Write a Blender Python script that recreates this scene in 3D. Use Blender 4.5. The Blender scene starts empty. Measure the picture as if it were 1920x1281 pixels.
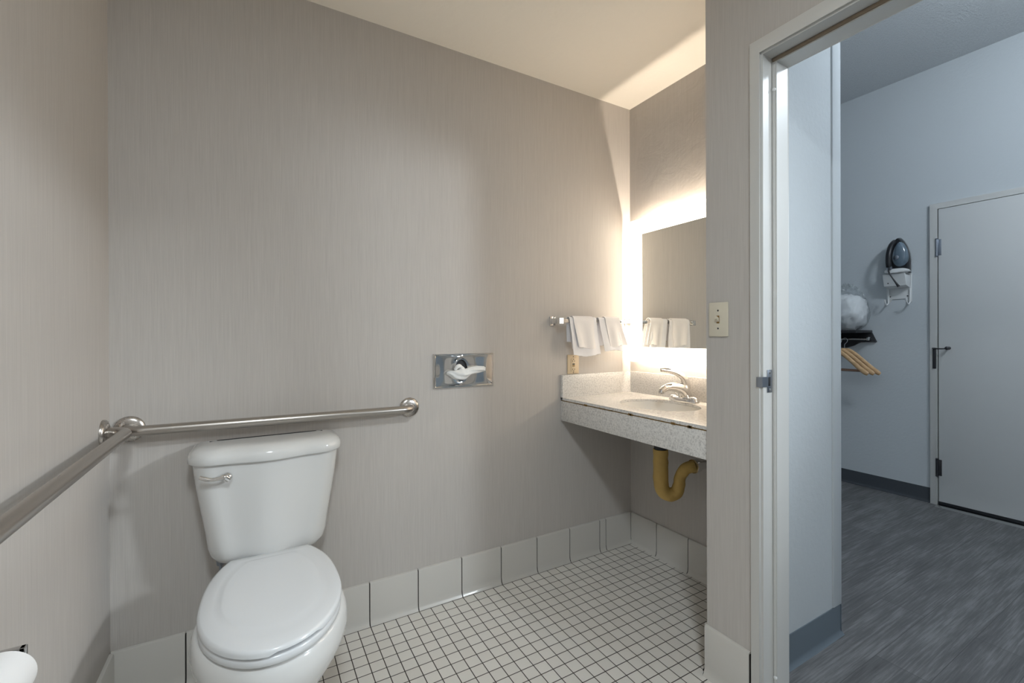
import bpy, bmesh, math, random
from mathutils import Vector, Matrix, noise
random.seed(7)
SC = bpy.context.scene
COL = SC.collection
PI = math.pi

# ------------------------------------------------------------------ numbers of the place (metres; camera stands over 0,0)
YB, XL, XM, HC = 1.864, -0.402, 1.846, 2.4505      # back wall, left wall, alcove wall, bathroom ceiling
XD, DW = 1.348, 1.462                              # door wall, bathroom side and hall side
YP0, YP1 = 0.876, 1.001                            # partition between hall and vanity alcove
XH = 1.977                                         # hall side of the alcove wall
XF, HC2 = 4.065, 3.014                             # far hall wall, hall ceiling
YF = -1.35                                         # bathroom wall behind the camera
YHR, YHB = -2.6, 3.0                               # hall ends
HB = 0.172                                         # tile baseboard height

# ------------------------------------------------------------------ materials
def mat(name):
    m = bpy.data.materials.new(name); m.use_nodes = True
    nt = m.node_tree
    b = nt.nodes['Principled BSDF']
    return m, nt, b
def N(nt, typ, **kw):
    n = nt.nodes.new(typ)
    for k, v in kw.items():
        if k in n.inputs.keys() if hasattr(n.inputs, 'keys') else False: n.inputs[k].default_value = v
        else: setattr(n, k, v)
    return n
def lk(nt, a, b): nt.links.new(a, b)
def plain(name, col, rough=0.5, metal=0.0, coat=0.0, spec=None, bump=None, tint=None):
    m, nt, b = mat(name)
    b.inputs['Base Color'].default_value = (*col, 1); b.inputs['Roughness'].default_value = rough
    b.inputs['Metallic'].default_value = metal; b.inputs['Coat Weight'].default_value = coat
    b.inputs['Coat Roughness'].default_value = 0.06
    if spec is not None: b.inputs['Specular IOR Level'].default_value = spec
    tc = nt.nodes.new('ShaderNodeTexCoord')
    if tint:                                           # faint mottling of the surface colour
        n = nt.nodes.new('ShaderNodeTexNoise'); n.inputs['Scale'].default_value = tint[0]; n.inputs['Detail'].default_value = 5
        r = nt.nodes.new('ShaderNodeMix'); r.data_type = 'RGBA'
        r.inputs[6].default_value = (*col, 1); r.inputs[7].default_value = (*[c * tint[1] for c in col], 1)
        lk(nt, tc.outputs['Object'], n.inputs['Vector']); lk(nt, n.outputs['Fac'], r.inputs[0]); lk(nt, r.outputs[2], b.inputs['Base Color'])
    if bump:
        n = nt.nodes.new('ShaderNodeTexNoise'); n.inputs['Scale'].default_value = bump[0]; n.inputs['Detail'].default_value = 4
        bp = nt.nodes.new('ShaderNodeBump'); bp.inputs['Strength'].default_value = bump[1]; bp.inputs['Distance'].default_value = bump[2]
        lk(nt, tc.outputs['Object'], n.inputs['Vector']); lk(nt, n.outputs['Fac'], bp.inputs['Height']); lk(nt, bp.outputs['Normal'], b.inputs['Normal'])
    return m
def emit(name, col, s):
    m, nt, b = mat(name)
    b.inputs['Base Color'].default_value = (*col, 1)
    b.inputs['Emission Color'].default_value = (*col, 1); b.inputs['Emission Strength'].default_value = s
    return m
def strings(name, c1, c2, fine=330.0, bumpy=0.35, lumps=0):
    """vinyl wallpaper of fine vertical threads"""
    m, nt, b = mat(name)
    tc = nt.nodes.new('ShaderNodeTexCoord')
    mp = nt.nodes.new('ShaderNodeMapping'); mp.inputs['Scale'].default_value = (fine, fine, 7.0)
    n = nt.nodes.new('ShaderNodeTexNoise'); n.inputs['Scale'].default_value = 1.0; n.inputs['Detail'].default_value = 3; n.inputs['Roughness'].default_value = .6
    mp2 = nt.nodes.new('ShaderNodeMapping'); mp2.inputs['Scale'].default_value = (120, 120, 1.6)
    n2 = nt.nodes.new('ShaderNodeTexNoise'); n2.inputs['Scale'].default_value = 1.0; n2.inputs['Detail'].default_value = 4
    ad = nt.nodes.new('ShaderNodeMath'); ad.operation = 'MULTIPLY_ADD'; ad.inputs[1].default_value = .32
    r = nt.nodes.new('ShaderNodeValToRGB'); r.color_ramp.elements[0].position = .42; r.color_ramp.elements[1].position = .90
    r.color_ramp.elements[0].color = (*c2, 1); r.color_ramp.elements[1].color = (*c1, 1)
    lk(nt, tc.outputs['Object'], mp.inputs['Vector']); lk(nt, mp.outputs[0], n.inputs['Vector'])
    lk(nt, tc.outputs['Object'], mp2.inputs['Vector']); lk(nt, mp2.outputs[0], n2.inputs['Vector'])
    lk(nt, n2.outputs['Fac'], ad.inputs[0]); lk(nt, n.outputs['Fac'], ad.inputs[2]); lk(nt, ad.outputs[0], r.inputs['Fac'])
    lk(nt, r.outputs['Color'], b.inputs['Base Color'])
    bp = nt.nodes.new('ShaderNodeBump'); bp.inputs['Strength'].default_value = bumpy; bp.inputs['Distance'].default_value = .0006
    lk(nt, n.outputs['Fac'], bp.inputs['Height']); lk(nt, bp.outputs['Normal'], b.inputs['Normal'])
    if lumps:                                           # uneven plaster under the paper
        n3 = nt.nodes.new('ShaderNodeTexNoise'); n3.inputs['Scale'].default_value = 9; n3.inputs['Detail'].default_value = 5; n3.inputs['Roughness'].default_value = .6; n3.inputs['Distortion'].default_value = .8
        b3 = nt.nodes.new('ShaderNodeBump'); b3.inputs['Strength'].default_value = lumps; b3.inputs['Distance'].default_value = .012
        lk(nt, tc.outputs['Object'], n3.inputs['Vector']); lk(nt, n3.outputs['Fac'], b3.inputs['Height']); lk(nt, b3.outputs['Normal'], bp.inputs['Normal'])
    b.inputs['Roughness'].default_value = .62; b.inputs['Specular IOR Level'].default_value = .35
    return m
def mosaic(name):
    """two-inch floor mosaic, dark joints, laid square to the walls"""
    m, nt, b = mat(name)
    tc = nt.nodes.new('ShaderNodeTexCoord'); sp = nt.nodes.new('ShaderNodeSeparateXYZ'); lk(nt, tc.outputs['Object'], sp.inputs[0])
    P = .0503
    def cell(out, off):
        s = nt.nodes.new('ShaderNodeMath'); s.operation = 'SUBTRACT'; s.inputs[1].default_value = off; lk(nt, out, s.inputs[0])
        d = nt.nodes.new('ShaderNodeMath'); d.operation = 'DIVIDE'; d.inputs[1].default_value = P; lk(nt, s.outputs[0], d.inputs[0])
        f = nt.nodes.new('ShaderNodeMath'); f.operation = 'FLOOR'; lk(nt, d.outputs[0], f.inputs[0])
        r = nt.nodes.new('ShaderNodeMath'); r.operation = 'FRACT'; lk(nt, d.outputs[0], r.inputs[0])
        c = nt.nodes.new('ShaderNodeMath'); c.operation = 'SUBTRACT'; c.inputs[0].default_value = .5; lk(nt, r.outputs[0], c.inputs[1])
        a = nt.nodes.new('ShaderNodeMath'); a.operation = 'ABSOLUTE'; lk(nt, c.outputs[0], a.inputs[0])   # .5 at the joint
        return a.outputs[0], f.outputs[0]
    ax, fx = cell(sp.outputs['X'], .3975); ay, fy = cell(sp.outputs['Y'], 1.8395)
    mx = nt.nodes.new('ShaderNodeMath'); mx.operation = 'MAXIMUM'; lk(nt, ax, mx.inputs[0]); lk(nt, ay, mx.inputs[1])
    ramp = nt.nodes.new('ShaderNodeMapRange'); ramp.inputs['From Min'].default_value = .463; ramp.inputs['From Max'].default_value = .475
    lk(nt, mx.outputs[0], ramp.inputs['Value'])
    cb = nt.nodes.new('ShaderNodeCombineXYZ'); lk(nt, fx, cb.inputs[0]); lk(nt, fy, cb.inputs[1])
    wn = nt.nodes.new('ShaderNodeTexWhiteNoise'); lk(nt, cb.outputs[0], wn.inputs['Vector'])
    tr = nt.nodes.new('ShaderNodeMix'); tr.data_type = 'RGBA'; tr.inputs[6].default_value = (.70, .68, .64, 1); tr.inputs[7].default_value = (.75, .73, .69, 1)
    lk(nt, wn.outputs['Value'], tr.inputs[0])
    g = nt.nodes.new('ShaderNodeMix'); g.data_type = 'RGBA'; g.inputs[7].default_value = (.035, .028, .022, 1)
    lk(nt, ramp.outputs[0], g.inputs[0]); lk(nt, tr.outputs[2], g.inputs[6]); lk(nt, g.outputs[2], b.inputs['Base Color'])
    rr = nt.nodes.new('ShaderNodeMapRange'); rr.inputs['To Min'].default_value = .42; rr.inputs['To Max'].default_value = .9
    lk(nt, ramp.outputs[0], rr.inputs['Value']); lk(nt, rr.outputs[0], b.inputs['Roughness'])
    bp = nt.nodes.new('ShaderNodeBump'); bp.invert = True; bp.inputs['Strength'].default_value = .6; bp.inputs['Distance'].default_value = .001
    lk(nt, ramp.outputs[0], bp.inputs['Height']); lk(nt, bp.outputs['Normal'], b.inputs['Normal'])
    return m
def planks(name):
    """grey weathered-oak vinyl planks running away from the door"""
    m, nt, b = mat(name)
    tc = nt.nodes.new('ShaderNodeTexCoord')
    br = nt.nodes.new('ShaderNodeTexBrick')
    br.inputs['Scale'].default_value = 1.0; br.inputs['Brick Width'].default_value = 1.2; br.inputs['Row Height'].default_value = .15
    br.inputs['Mortar Size'].default_value = .0012; br.offset = .37
    br.inputs['Color1'].default_value = (.0, .0, .0, 1); br.inputs['Color2'].default_value = (1, 1, 1, 1); br.inputs['Mortar'].default_value = (.0, .0, .0, 1)
    lk(nt, tc.outputs['Object'], br.inputs['Vector'])
    mp = nt.nodes.new('ShaderNodeMapping'); mp.inputs['Scale'].default_value = (5, 130, 1)
    n = nt.nodes.new('ShaderNodeTexNoise'); n.inputs['Scale'].default_value = 1.0; n.inputs['Detail'].default_value = 8; n.inputs['Roughness'].default_value = .68; n.inputs['Distortion'].default_value = .05
    lk(nt, tc.outputs['Object'], mp.inputs['Vector']); lk(nt, mp.outputs[0], n.inputs['Vector'])
    mp2 = nt.nodes.new('ShaderNodeMapping'); mp2.inputs['Scale'].default_value = (2.2, 14, 1)
    n2 = nt.nodes.new('ShaderNodeTexNoise'); n2.inputs['Scale'].default_value = 1.3; n2.inputs['Detail'].default_value = 5
    lk(nt, tc.outputs['Object'], mp2.inputs['Vector']); lk(nt, mp2.outputs[0], n2.inputs['Vector'])
    s1 = nt.nodes.new('ShaderNodeMath'); s1.operation = 'MULTIPLY_ADD'; s1.inputs[1].default_value = .55; lk(nt, n2.outputs['Fac'], s1.inputs[0]); lk(nt, n.outputs['Fac'], s1.inputs[2])
    s2 = nt.nodes.new('ShaderNodeMath'); s2.operation = 'MULTIPLY_ADD'; s2.inputs[1].default_value = .10; lk(nt, br.outputs['Color'], s2.inputs[0]); lk(nt, s1.outputs[0], s2.inputs[2])
    r = nt.nodes.new('ShaderNodeValToRGB')
    r.color_ramp.elements[0].position = .5; r.color_ramp.elements[0].color = (.058, .058, .06, 1)
    r.color_ramp.elements[1].position = 1.1; r.color_ramp.elements[1].color = (.205, .205, .21, 1)
    e = r.color_ramp.elements.new(.8); e.color = (.118, .118, .12, 1)
    lk(nt, s2.outputs[0], r.inputs['Fac'])
    g = nt.nodes.new('ShaderNodeMix'); g.data_type = 'RGBA'; g.inputs[7].default_value = (.07, .07, .072, 1)
    lk(nt, br.outputs['Fac'], g.inputs[0]); lk(nt, r.outputs['Color'], g.inputs[6]); lk(nt, g.outputs[2], b.inputs['Base Color'])
    b.inputs['Roughness'].default_value = .5
    bp = nt.nodes.new('ShaderNodeBump'); bp.inputs['Strength'].default_value = .25; bp.inputs['Distance'].default_value = .0008
    lk(nt, n.outputs['Fac'], bp.inputs['Height']); lk(nt, bp.outputs['Normal'], b.inputs['Normal'])
    return m
def speckle(name, base, dark, light):
    """solid-surface counter with a fine granite speckle"""
    m, nt, b = mat(name)
    tc = nt.nodes.new('ShaderNodeTexCoord')
    n = nt.nodes.new('ShaderNodeTexNoise'); n.inputs['Scale'].default_value = 150; n.inputs['Detail'].default_value = 3; n.inputs['Roughness'].default_value = .7
    v = nt.nodes.new('ShaderNodeTexVoronoi'); v.inputs['Scale'].default_value = 160
    lk(nt, tc.outputs['Object'], n.inputs['Vector']); lk(nt, tc.outputs['Object'], v.inputs['Vector'])
    r = nt.nodes.new('ShaderNodeValToRGB')
    r.color_ramp.elements[0].position = .36; r.color_ramp.elements[0].color = (*dark, 1)
    r.color_ramp.elements[1].position = .62; r.color_ramp.elements[1].color = (*light, 1)
    e = r.color_ramp.elements.new(.48); e.color = (*base, 1)
    lk(nt, n.outputs['Fac'], r.inputs['Fac'])
    mx = nt.nodes.new('ShaderNodeMix'); mx.data_type = 'RGBA'; mx.inputs[7].default_value = (*base, 1)
    sp = nt.nodes.new('ShaderNodeMath'); sp.operation = 'MULTIPLY'; sp.inputs[1].default_value = .25
    lk(nt, v.outputs['Distance'], sp.inputs[0]); lk(nt, sp.outputs[0], mx.inputs[0]); lk(nt, r.outputs['Color'], mx.inputs[6]); lk(nt, mx.outputs[2], b.inputs['Base Color'])
    b.inputs['Roughness'].default_value = .22
    return m
def brushed(name, col, rough, sc):
    m, nt, b = mat(name)
    b.inputs['Base Color'].default_value = (*col, 1); b.inputs['Metallic'].default_value = 1; b.inputs['Roughness'].default_value = rough
    tc = nt.nodes.new('ShaderNodeTexCoord'); mp = nt.nodes.new('ShaderNodeMapping'); mp.inputs['Scale'].default_value = sc
    n = nt.nodes.new('ShaderNodeTexNoise'); n.inputs['Scale'].default_value = 1; n.inputs['Detail'].default_value = 2
    lk(nt, tc.outputs['Object'], mp.inputs[0]); lk(nt, mp.outputs[0], n.inputs['Vector'])
    r = nt.nodes.new('ShaderNodeMapRange'); r.inputs['To Min'].default_value = rough * .75; r.inputs['To Max'].default_value = rough * 1.35
    lk(nt, n.outputs['Fac'], r.inputs['Value']); lk(nt, r.outputs[0], b.inputs['Roughness'])
    return m
def popcorn(name, c):
    m, nt, b = mat(name)
    tc = nt.nodes.new('ShaderNodeTexCoord'); n = nt.nodes.new('ShaderNodeTexNoise'); n.inputs['Scale'].default_value = 90; n.inputs['Detail'].default_value = 6; n.inputs['Roughness'].default_value = .75
    lk(nt, tc.outputs['Object'], n.inputs['Vector'])
    bp = nt.nodes.new('ShaderNodeBump'); bp.inputs['Strength'].default_value = 1.0; bp.inputs['Distance'].default_value = .012
    lk(nt, n.outputs['Fac'], bp.inputs['Height']); lk(nt, bp.outputs['Normal'], b.inputs['Normal'])
    b.inputs['Base Color'].default_value = (*c, 1); b.inputs['Roughness'].default_value = .95
    return m
def woodish(name, c1, c2):
    m, nt, b = mat(name)
    tc = nt.nodes.new('ShaderNodeTexCoord'); mp = nt.nodes.new('ShaderNodeMapping'); mp.inputs['Scale'].default_value = (90, 9, 40)
    n = nt.nodes.new('ShaderNodeTexNoise'); n.inputs['Scale'].default_value = 1; n.inputs['Detail'].default_value = 4
    lk(nt, tc.outputs['Object'], mp.inputs[0]); lk(nt, mp.outputs[0], n.inputs['Vector'])
    r = nt.nodes.new('ShaderNodeValToRGB'); r.color_ramp.elements[0].position = .35; r.color_ramp.elements[0].color = (*c2, 1); r.color_ramp.elements[1].position = .65; r.color_ramp.elements[1].color = (*c1, 1)
    lk(nt, n.outputs['Fac'], r.inputs['Fac']); lk(nt, r.outputs['Color'], b.inputs['Base Color']); b.inputs['Roughness'].default_value = .35
    return m
def film(name):
    m = bpy.data.materials.new(name); m.use_nodes = True; nt = m.node_tree; nt.nodes.clear()
    o = nt.nodes.new('ShaderNodeOutputMaterial'); t = nt.nodes.new('ShaderNodeBsdfTransparent'); g = nt.nodes.new('ShaderNodeBsdfGlossy')
    g.inputs['Roughness'].default_value = .12; mx = nt.nodes.new('ShaderNodeMixShader')
    t.inputs['Color'].default_value = (.985, .99, .99, 1)
    f = nt.nodes.new('ShaderNodeFresnel'); f.inputs['IOR'].default_value = 1.45
    ad = nt.nodes.new('ShaderNodeMath'); ad.operation = 'MULTIPLY_ADD'; ad.inputs[1].default_value = .32; ad.inputs[2].default_value = .03
    lk(nt, f.outputs[0], ad.inputs[0]); lk(nt, ad.outputs[0], mx.inputs[0]); lk(nt, t.outputs[0], mx.inputs[1]); lk(nt, g.outputs[0], mx.inputs[2]); lk(nt, mx.outputs[0], o.inputs[0])
    return m
def terry(name, c):
    return plain(name, c, rough=.95, spec=.1, bump=(700, .6, .002))

M = {}
M['paper'] = strings('wallpaper', (.535, .507, .480), (.468, .443, .420))
M['paperlump'] = strings('wallpaper_uneven', (.535, .507, .480), (.468, .443, .420), bumpy=.25, lumps=.22)
M['plaster'] = plain('ceiling_plaster', (.87, .83, .755), .9, spec=.1, bump=(22, .25, .01))
M['mosaic'] = mosaic('floor_mosaic')
M['tile'] = plain('base_tile', (.575, .56, .53), .28, coat=.2)
M['grout'] = plain('grout', (.02, .017, .015), .9)
M['planks'] = planks('vinyl_planks')
M['hall'] = plain('hall_paint', (.53, .565, .59), .85, spec=.2, bump=(60, .25, .004))
M['popcorn'] = popcorn('popcorn', (.78, .81, .83))
M['frame'] = plain('frame_paint', (.60, .60, .585), .38, tint=(6, .95))
M['gasket'] = plain('gasket', (.22, .17, .12), .8)
M['doorleaf'] = plain('door_paint', (.62, .63, .63), .5, tint=(3, .96))
M['rubber'] = plain('rubber_base', (.125, .155, .185), .5)
M['rubberdark'] = plain('rubber_base_dark', (.045, .052, .062), .6)
M['porcelain'] = plain('porcelain', (.67, .675, .67), .12, coat=.5)
M['seat'] = plain('seat_plastic', (.685, .705, .725), .22, coat=.25)
M['steel'] = brushed('brushed_steel', (.46, .43, .40), .30, (4, 4, 400))
M['steelflange'] = brushed('brushed_steel_flange', (.48, .45, .42), .26, (120, 120, 120))
M['chrome'] = plain('chrome', (.80, .79, .78), .06, metal=1)
M['chromedull'] = brushed('chrome_dull', (.62, .62, .62), .14, (60, 60, 60))
M['darkmetal'] = plain('dark_metal', (.05, .05, .055), .4, metal=.6)
M['zinc'] = brushed('zinc', (.34, .37, .42), .3, (80, 80, 80))
M['counter'] = speckle('counter_speckle', (.68, .665, .645), (.47, .46, .45), (.78, .765, .74))
M['glue'] = plain('old_glue', (.19, .105, .022), .6)
M['mirror'] = plain('mirror_glass', (.86, .86, .82), .012, metal=1)
M['frost'] = emit('lit_frosted_glass', (1.0, .87, .70), 7.1)
M['led'] = emit('led_strip', (1.0, .86, .70), 430.0)
M['ledlow'] = emit('led_strip_dim', (1.0, .86, .70), 120.0)
M['white'] = plain('white_plastic', (.72, .73, .73), .4)
M['ivory'] = plain('ivory_plastic', (.66, .61, .50), .35)
M['tan'] = plain('almond_plastic', (.62, .50, .34), .38)
M['black'] = plain('black_plastic', (.012, .013, .016), .38)
M['blackwood'] = plain('black_board', (.008, .008, .01), .5)
M['tank'] = plain('iron_tank', (.12, .165, .21), .15, coat=.5)
M['towel'] = terry('towel_terry', (.80, .78, .78))
M['towelblue'] = terry('towel_terry_cool', (.78, .78, .81))
M['tissue'] = plain('tissue', (.80, .81, .80), .95, spec=.1, bump=(160, .4, .003))
M['paperroll'] = plain('toilet_tissue', (.80, .80, .80), .95, spec=.1, bump=(300, .3, .001))
M['foam'] = plain('pipe_wrap', (.62, .42, .13), .7, bump=(40, .5, .004), tint=(14, .62))
M['wood'] = woodish('hanger_wood', (.66, .44, .25), (.52, .32, .16))
M['darkwood'] = woodish('hanger_bar', (.22, .13, .09), (.15, .09, .06))
M['bed'] = plain('white_bedding', (.74, .76, .78), .9, spec=.15)
M['film'] = film('clear_film')
M['basin'] = plain('basin', (.76, .74, .70), .12, coat=.4)

# ------------------------------------------------------------------ mesh helpers
def sharpen(bm, deg=38):
    for f in bm.faces: f.smooth = True
    lim = math.radians(deg)
    for e in bm.edges:
        e.smooth = not (len(e.link_faces) == 2 and e.calc_face_angle(0) > lim)
def obj(name, bm, m, parent=None, base=(0, 0, 0), deg=38, recalc=True):
    if recalc: bmesh.ops.recalc_face_normals(bm, faces=bm.faces)
    sharpen(bm, deg)
    if parent is not None: base = parent['_base']
    me = bpy.data.meshes.new(name); bm.transform(Matrix.Translation(-Vector(base))); bm.to_mesh(me); bm.free()
    for k in (m if isinstance(m, (list, tuple)) else [m]): me.materials.append(M[k])
    o = bpy.data.objects.new(name, me); COL.objects.link(o)
    o['_base'] = tuple(base)
    if parent is not None: o.parent = parent
    else: o.location = base
    return o
def tag(o, label, cat, group=None, kind=None):
    o['label'] = label; o['category'] = cat
    if group: o['group'] = group
    if kind: o['kind'] = kind
    return o
def empty(name, base, label, cat, group=None, kind=None):
    o = bpy.data.objects.new(name, None); COL.objects.link(o); o.location = base; o['_base'] = tuple(base); o.empty_display_size = .1
    return tag(o, label, cat, group, kind)
def B(): return bmesh.new()
def box(bm, x0, x1, y0, y1, z0, z1, bev=0, seg=2, mi=0):
    vs = [bm.verts.new((x, y, z)) for x in (x0, x1) for y in (y0, y1) for z in (z0, z1)]
    fs = [bm.faces.new([vs[i] for i in q]) for q in ((0, 1, 3, 2), (4, 6, 7, 5), (0, 4, 5, 1), (2, 3, 7, 6), (0, 2, 6, 4), (1, 5, 7, 3))]
    for f in fs: f.material_index = mi
    if bev:
        es = {e for f in fs for e in f.edges}
        bmesh.ops.bevel(bm, geom=list(es), offset=bev, segments=seg, profile=.5, affect='EDGES')
    return bm
def loft(bm, loops, cap0=True, cap1=True, closed=True, mi=0):
    rows = [[bm.verts.new(p) for p in L] for L in loops]
    n = len(rows[0])
    for a, b in zip(rows, rows[1:]):
        for i in range(n if closed else n - 1):
            j = (i + 1) % n
            f = bm.faces.new((a[i], a[j], b[j], b[i])); f.material_index = mi
    if cap0: bm.faces.new(rows[0][::-1]).material_index = mi
    if cap1: bm.faces.new(rows[-1]).material_index = mi
    return rows
def tube(bm, pts, r, n=16, cap=True, mi=0, flat=None):
    """swept tube, r a number or one per point; flat=(a,b) makes an oval section"""
    pts = [Vector(p) for p in pts]; rs = r if isinstance(r, (list, tuple)) else [r] * len(pts)
    loops = []; up = None
    for i, p in enumerate(pts):
        t = (pts[min(i + 1, len(pts) - 1)] - pts[max(i - 1, 0)]).normalized()
        if up is None:
            up = Vector((0, 0, 1)) if abs(t.z) < .9 else Vector((0, 1, 0))
        s = t.cross(up).normalized(); up = s.cross(t).normalized()
        a, b = (rs[i], rs[i]) if not flat else (rs[i] * flat[0], rs[i] * flat[1])
        loops.append([p + s * (a * math.cos(2 * PI * k / n)) + up * (b * math.sin(2 * PI * k / n)) for k in range(n)])
    return loft(bm, loops, cap, cap, mi=mi)
def spline(pts, k=8):
    """Catmull-Rom through points"""
    P = [Vector(p) for p in pts]; out = []
    for i in range(len(P) - 1):
        p0, p1, p2, p3 = P[max(i - 1, 0)], P[i], P[i + 1], P[min(i + 2, len(P) - 1)]
        for j in range(k):
            t = j / k
            out.append(.5 * ((2 * p1) + (p2 - p0) * t + (2 * p0 - 5 * p1 + 4 * p2 - p3) * t * t + (3 * p1 - p0 - 3 * p2 + p3) * t ** 3))
    return out + [P[-1]]
def lerpl(vals, k=8):
    out = []
    for a, b in zip(vals, vals[1:]): out += [a + (b - a) * j / k for j in range(k)]
    return out + [vals[-1]]
def lathe(bm, origin, axis, prof, n=32, mi=0, cap0=True, cap1=True):
    """prof: (distance along axis, radius)"""
    o = Vector(origin); a = Vector(axis).normalized(); u = a.orthogonal().normalized(); w = a.cross(u)
    return loft(bm, [[o + a * d + (u * math.cos(2 * PI * k / n) + w * math.sin(2 * PI * k / n)) * max(r, 1e-4) for k in range(n)] for d, r in prof], cap0, cap1, mi=mi)
def prism(bm, pts, axis, a, b, bev=0, mi=0):
    """pts: 2D outline in the two other axes, extruded along axis from a to b"""
    def V(p, h): return {'x': (h, p[0], p[1]), 'y': (p[0], h, p[1]), 'z': (p[0], p[1], h)}[axis]
    rows = loft(bm, [[V(p, a) for p in pts], [V(p, b) for p in pts]], mi=mi)
    if bev:
        es = set()
        for r in rows:
            for i in range(len(r)):
                e = bm.edges.get((r[i], r[(i + 1) % len(r)]))
                if e: es.add(e)
        bmesh.ops.bevel(bm, geom=list(es), offset=bev, segments=2, profile=.5, affect='EDGES')

# ------------------------------------------------------------------ setting
def struct(name, bm, m, label, cat, deg=38):
    o = obj(name, bm, m, deg=deg); return tag(o, label, cat, kind='structure')
b = B(); box(b, XL - .12, XM, YF - .12, YB + .12, -.12, 0)
struct('floor', b, 'mosaic', 'cream square mosaic bathroom floor with thin dark joints', 'floor')
b = B(); box(b, XM + .0005, XF + .12, YHR - .12, YHB + .12, -.12, 0); box(b, DW - .05, XM, YHR, YP0, -.0005, .0015)
struct('floor_hall', b, 'planks', 'grey wood-look vinyl plank floor beyond the doorway', 'floor')
b = B(); box(b, XL - .12, XM + .02, YF - .12, YB + .12, HC, HC + .1)
struct('ceiling', b, 'plaster', 'cream plastered ceiling over the bathroom', 'ceiling')
b = B(); box(b, XD + .05, XF + .12, YHR - .12, YHB + .12, HC2, HC2 + .1)
struct('ceiling_hall', b, 'popcorn', 'bluish popcorn textured ceiling of the hall', 'ceiling')
b = B(); box(b, XL - .12, XM, YB, YB + .12, 0, HC)
struct('wall_back', b, 'paper', 'grey beige thread-textured wallpapered wall behind the toilet', 'wall')
b = B(); box(b, XL - .12, XL, YF - .12, YB, 0, HC)
struct('wall_left', b, 'paper', 'wallpapered side wall carrying the grab bar that runs towards us', 'wall')
b = B(); box(b, XL, XD, YF - .12, YF, 0, HC)
struct('wall_front', b, 'paper', 'wallpapered bathroom wall opposite the toilet', 'wall')
# door wall with its opening and the partition beside the vanity
YJ0, YJ1, ZH = -.14, .822, 2.052                   # rough opening
b = B()
box(b, XD, DW, YJ1, YP1, 0, HC2); box(b, XD, DW, YF - .12, YJ0, 0, HC2); box(b, XD, DW, YJ0, YJ1, ZH, HC2)
for f in b.faces:
    c = f.calc_center_median()
    f.material_index = 0 if c.x < XD + .001 or c.y > YP1 - .001 else 1
struct('wall_right', b, ['paper', 'hall'], 'narrow wallpapered wall strip between vanity alcove and doorway', 'wall')
b = B(); box(b, DW, XH - .0, YP0, YP1, 0, HC2); box(b, XM, XH, YP1, YHB, 0, HC2)
for f in b.faces:
    c = f.calc_center_median()
    f.material_index = 0 if (c.y > YP1 - .001 and c.x < XM - .001) or (abs(c.x - XM) < .001) else 1
struct('wall_alcove', b, ['paperlump', 'hall'], 'alcove wall behind the lighted mirror and sink', 'wall')
b = B(); box(b, XF, XF + .12, YHR, YHB, 0, HC2)
struct('wall_hall_far', b, 'hall', 'pale blue grey hall wall with iron and coat shelf', 'wall')
b = B(); box(b, DW, XF + .12, YHR - .12, YHR, 0, HC2)
struct('wall_hall_near', b, 'hall', 'hall wall closing the hall on the doorway side', 'wall')
b = B(); box(b, XH, XF + .12, YHB, YHB + .12, 0, HC2)
struct('wall_hall_end', b, 'hall', 'hall wall closing the closet end of the hall', 'wall')
b = B(); box(b, XH - .056, XH + .006, YP0 - .006, YP0 + .05, .118, HC2 - .001, .003)
struct('trim_2', b, 'hall', 'slim white corner strip at the end of the hall wall', 'trim')

# tile baseboards
def base_run(bm, A, Bp, nrm, breaks, h=HB):
    """cove base tiles from A to B (2D), nrm points into the room; breaks are distances along the run"""
    A = Vector(A); D = Vector(Bp) - A; L = D.length; D.normalize(); nrm = Vector(nrm)
    prof = [(0, h), (.006, h), (.0095, h - .002), (.0115, h - .007), (.0115, .034), (.0125, .02), (.0155, .009), (.021, .003), (.022, 0), (0, 0)]
    def P(s, d, z): q = A + D * s + nrm * d; return (q.x, q.y, z)
    bs = [0] + [x for x in breaks if 0 < x < L] + [L]
    for s0, s1 in zip(bs, bs[1:]):
        loft(bm, [[P(s0 + .0022, d, z) for d, z in prof], [P(s1 - .0022, d, z) for d, z in prof]])
    loft(bm, [[P(s, d, z) for d, z in ((0, h - .006), (.0085, h - .006), (.0085, .03), (.0125, .012), (.018, .0035), (.019, 0), (0, 0))] for s in (0, L)], mi=1)
G = .0115
b = B(); base_run(b, (XL, YB), (XM, YB), (0, -1), [x - XL for x in (-.207, -.006, .195, .3965, .5985, .800, 1.0015, 1.203, 1.4045, 1.606, 1.650, XM - G)])
struct('baseboard_back', b, ['tile', 'grout'], 'row of glazed cove base tiles along the wall behind the toilet', 'baseboard')
b = B(); base_run(b, (XL, YB - G), (XL, YF), (1, 0), [.2 * k for k in range(1, 17)])
struct('baseboard_left', b, ['tile', 'grout'], 'cove base tiles below the corner grab bar wall', 'baseboard')
b = B(); base_run(b, (XM, YB - G), (XM, YP1), (-1, 0), [.185, .384, .585, .786])
struct('baseboard_alcove', b, ['tile', 'grout'], 'shadowed cove base tiles under the sink', 'baseboard')
b = B(); base_run(b, (XD, YP1 + .004), (XD, .842), (-1, 0), []); base_run(b, (XM, YP1), (XD - .0, YP1), (0, 1), [.1, .3])
struct('baseboard_right', b, ['tile', 'grout'], 'single cove base tile beside the white door frame', 'baseboard')
def rubber_run(bm, A, Bp, nrm, h=.101):
    A = Vector(A); Bv = Vector(Bp); nrm = Vector(nrm)
    prof = [(0, h), (.003, h), (.0035, h - .002), (.0035, .02), (.006, .009), (.014, .002), (.016, 0), (0, 0)]
    loft(bm, [[(*(q + nrm * d), z + .0016) for d, z in prof] for q in (A, Bv)])
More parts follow.
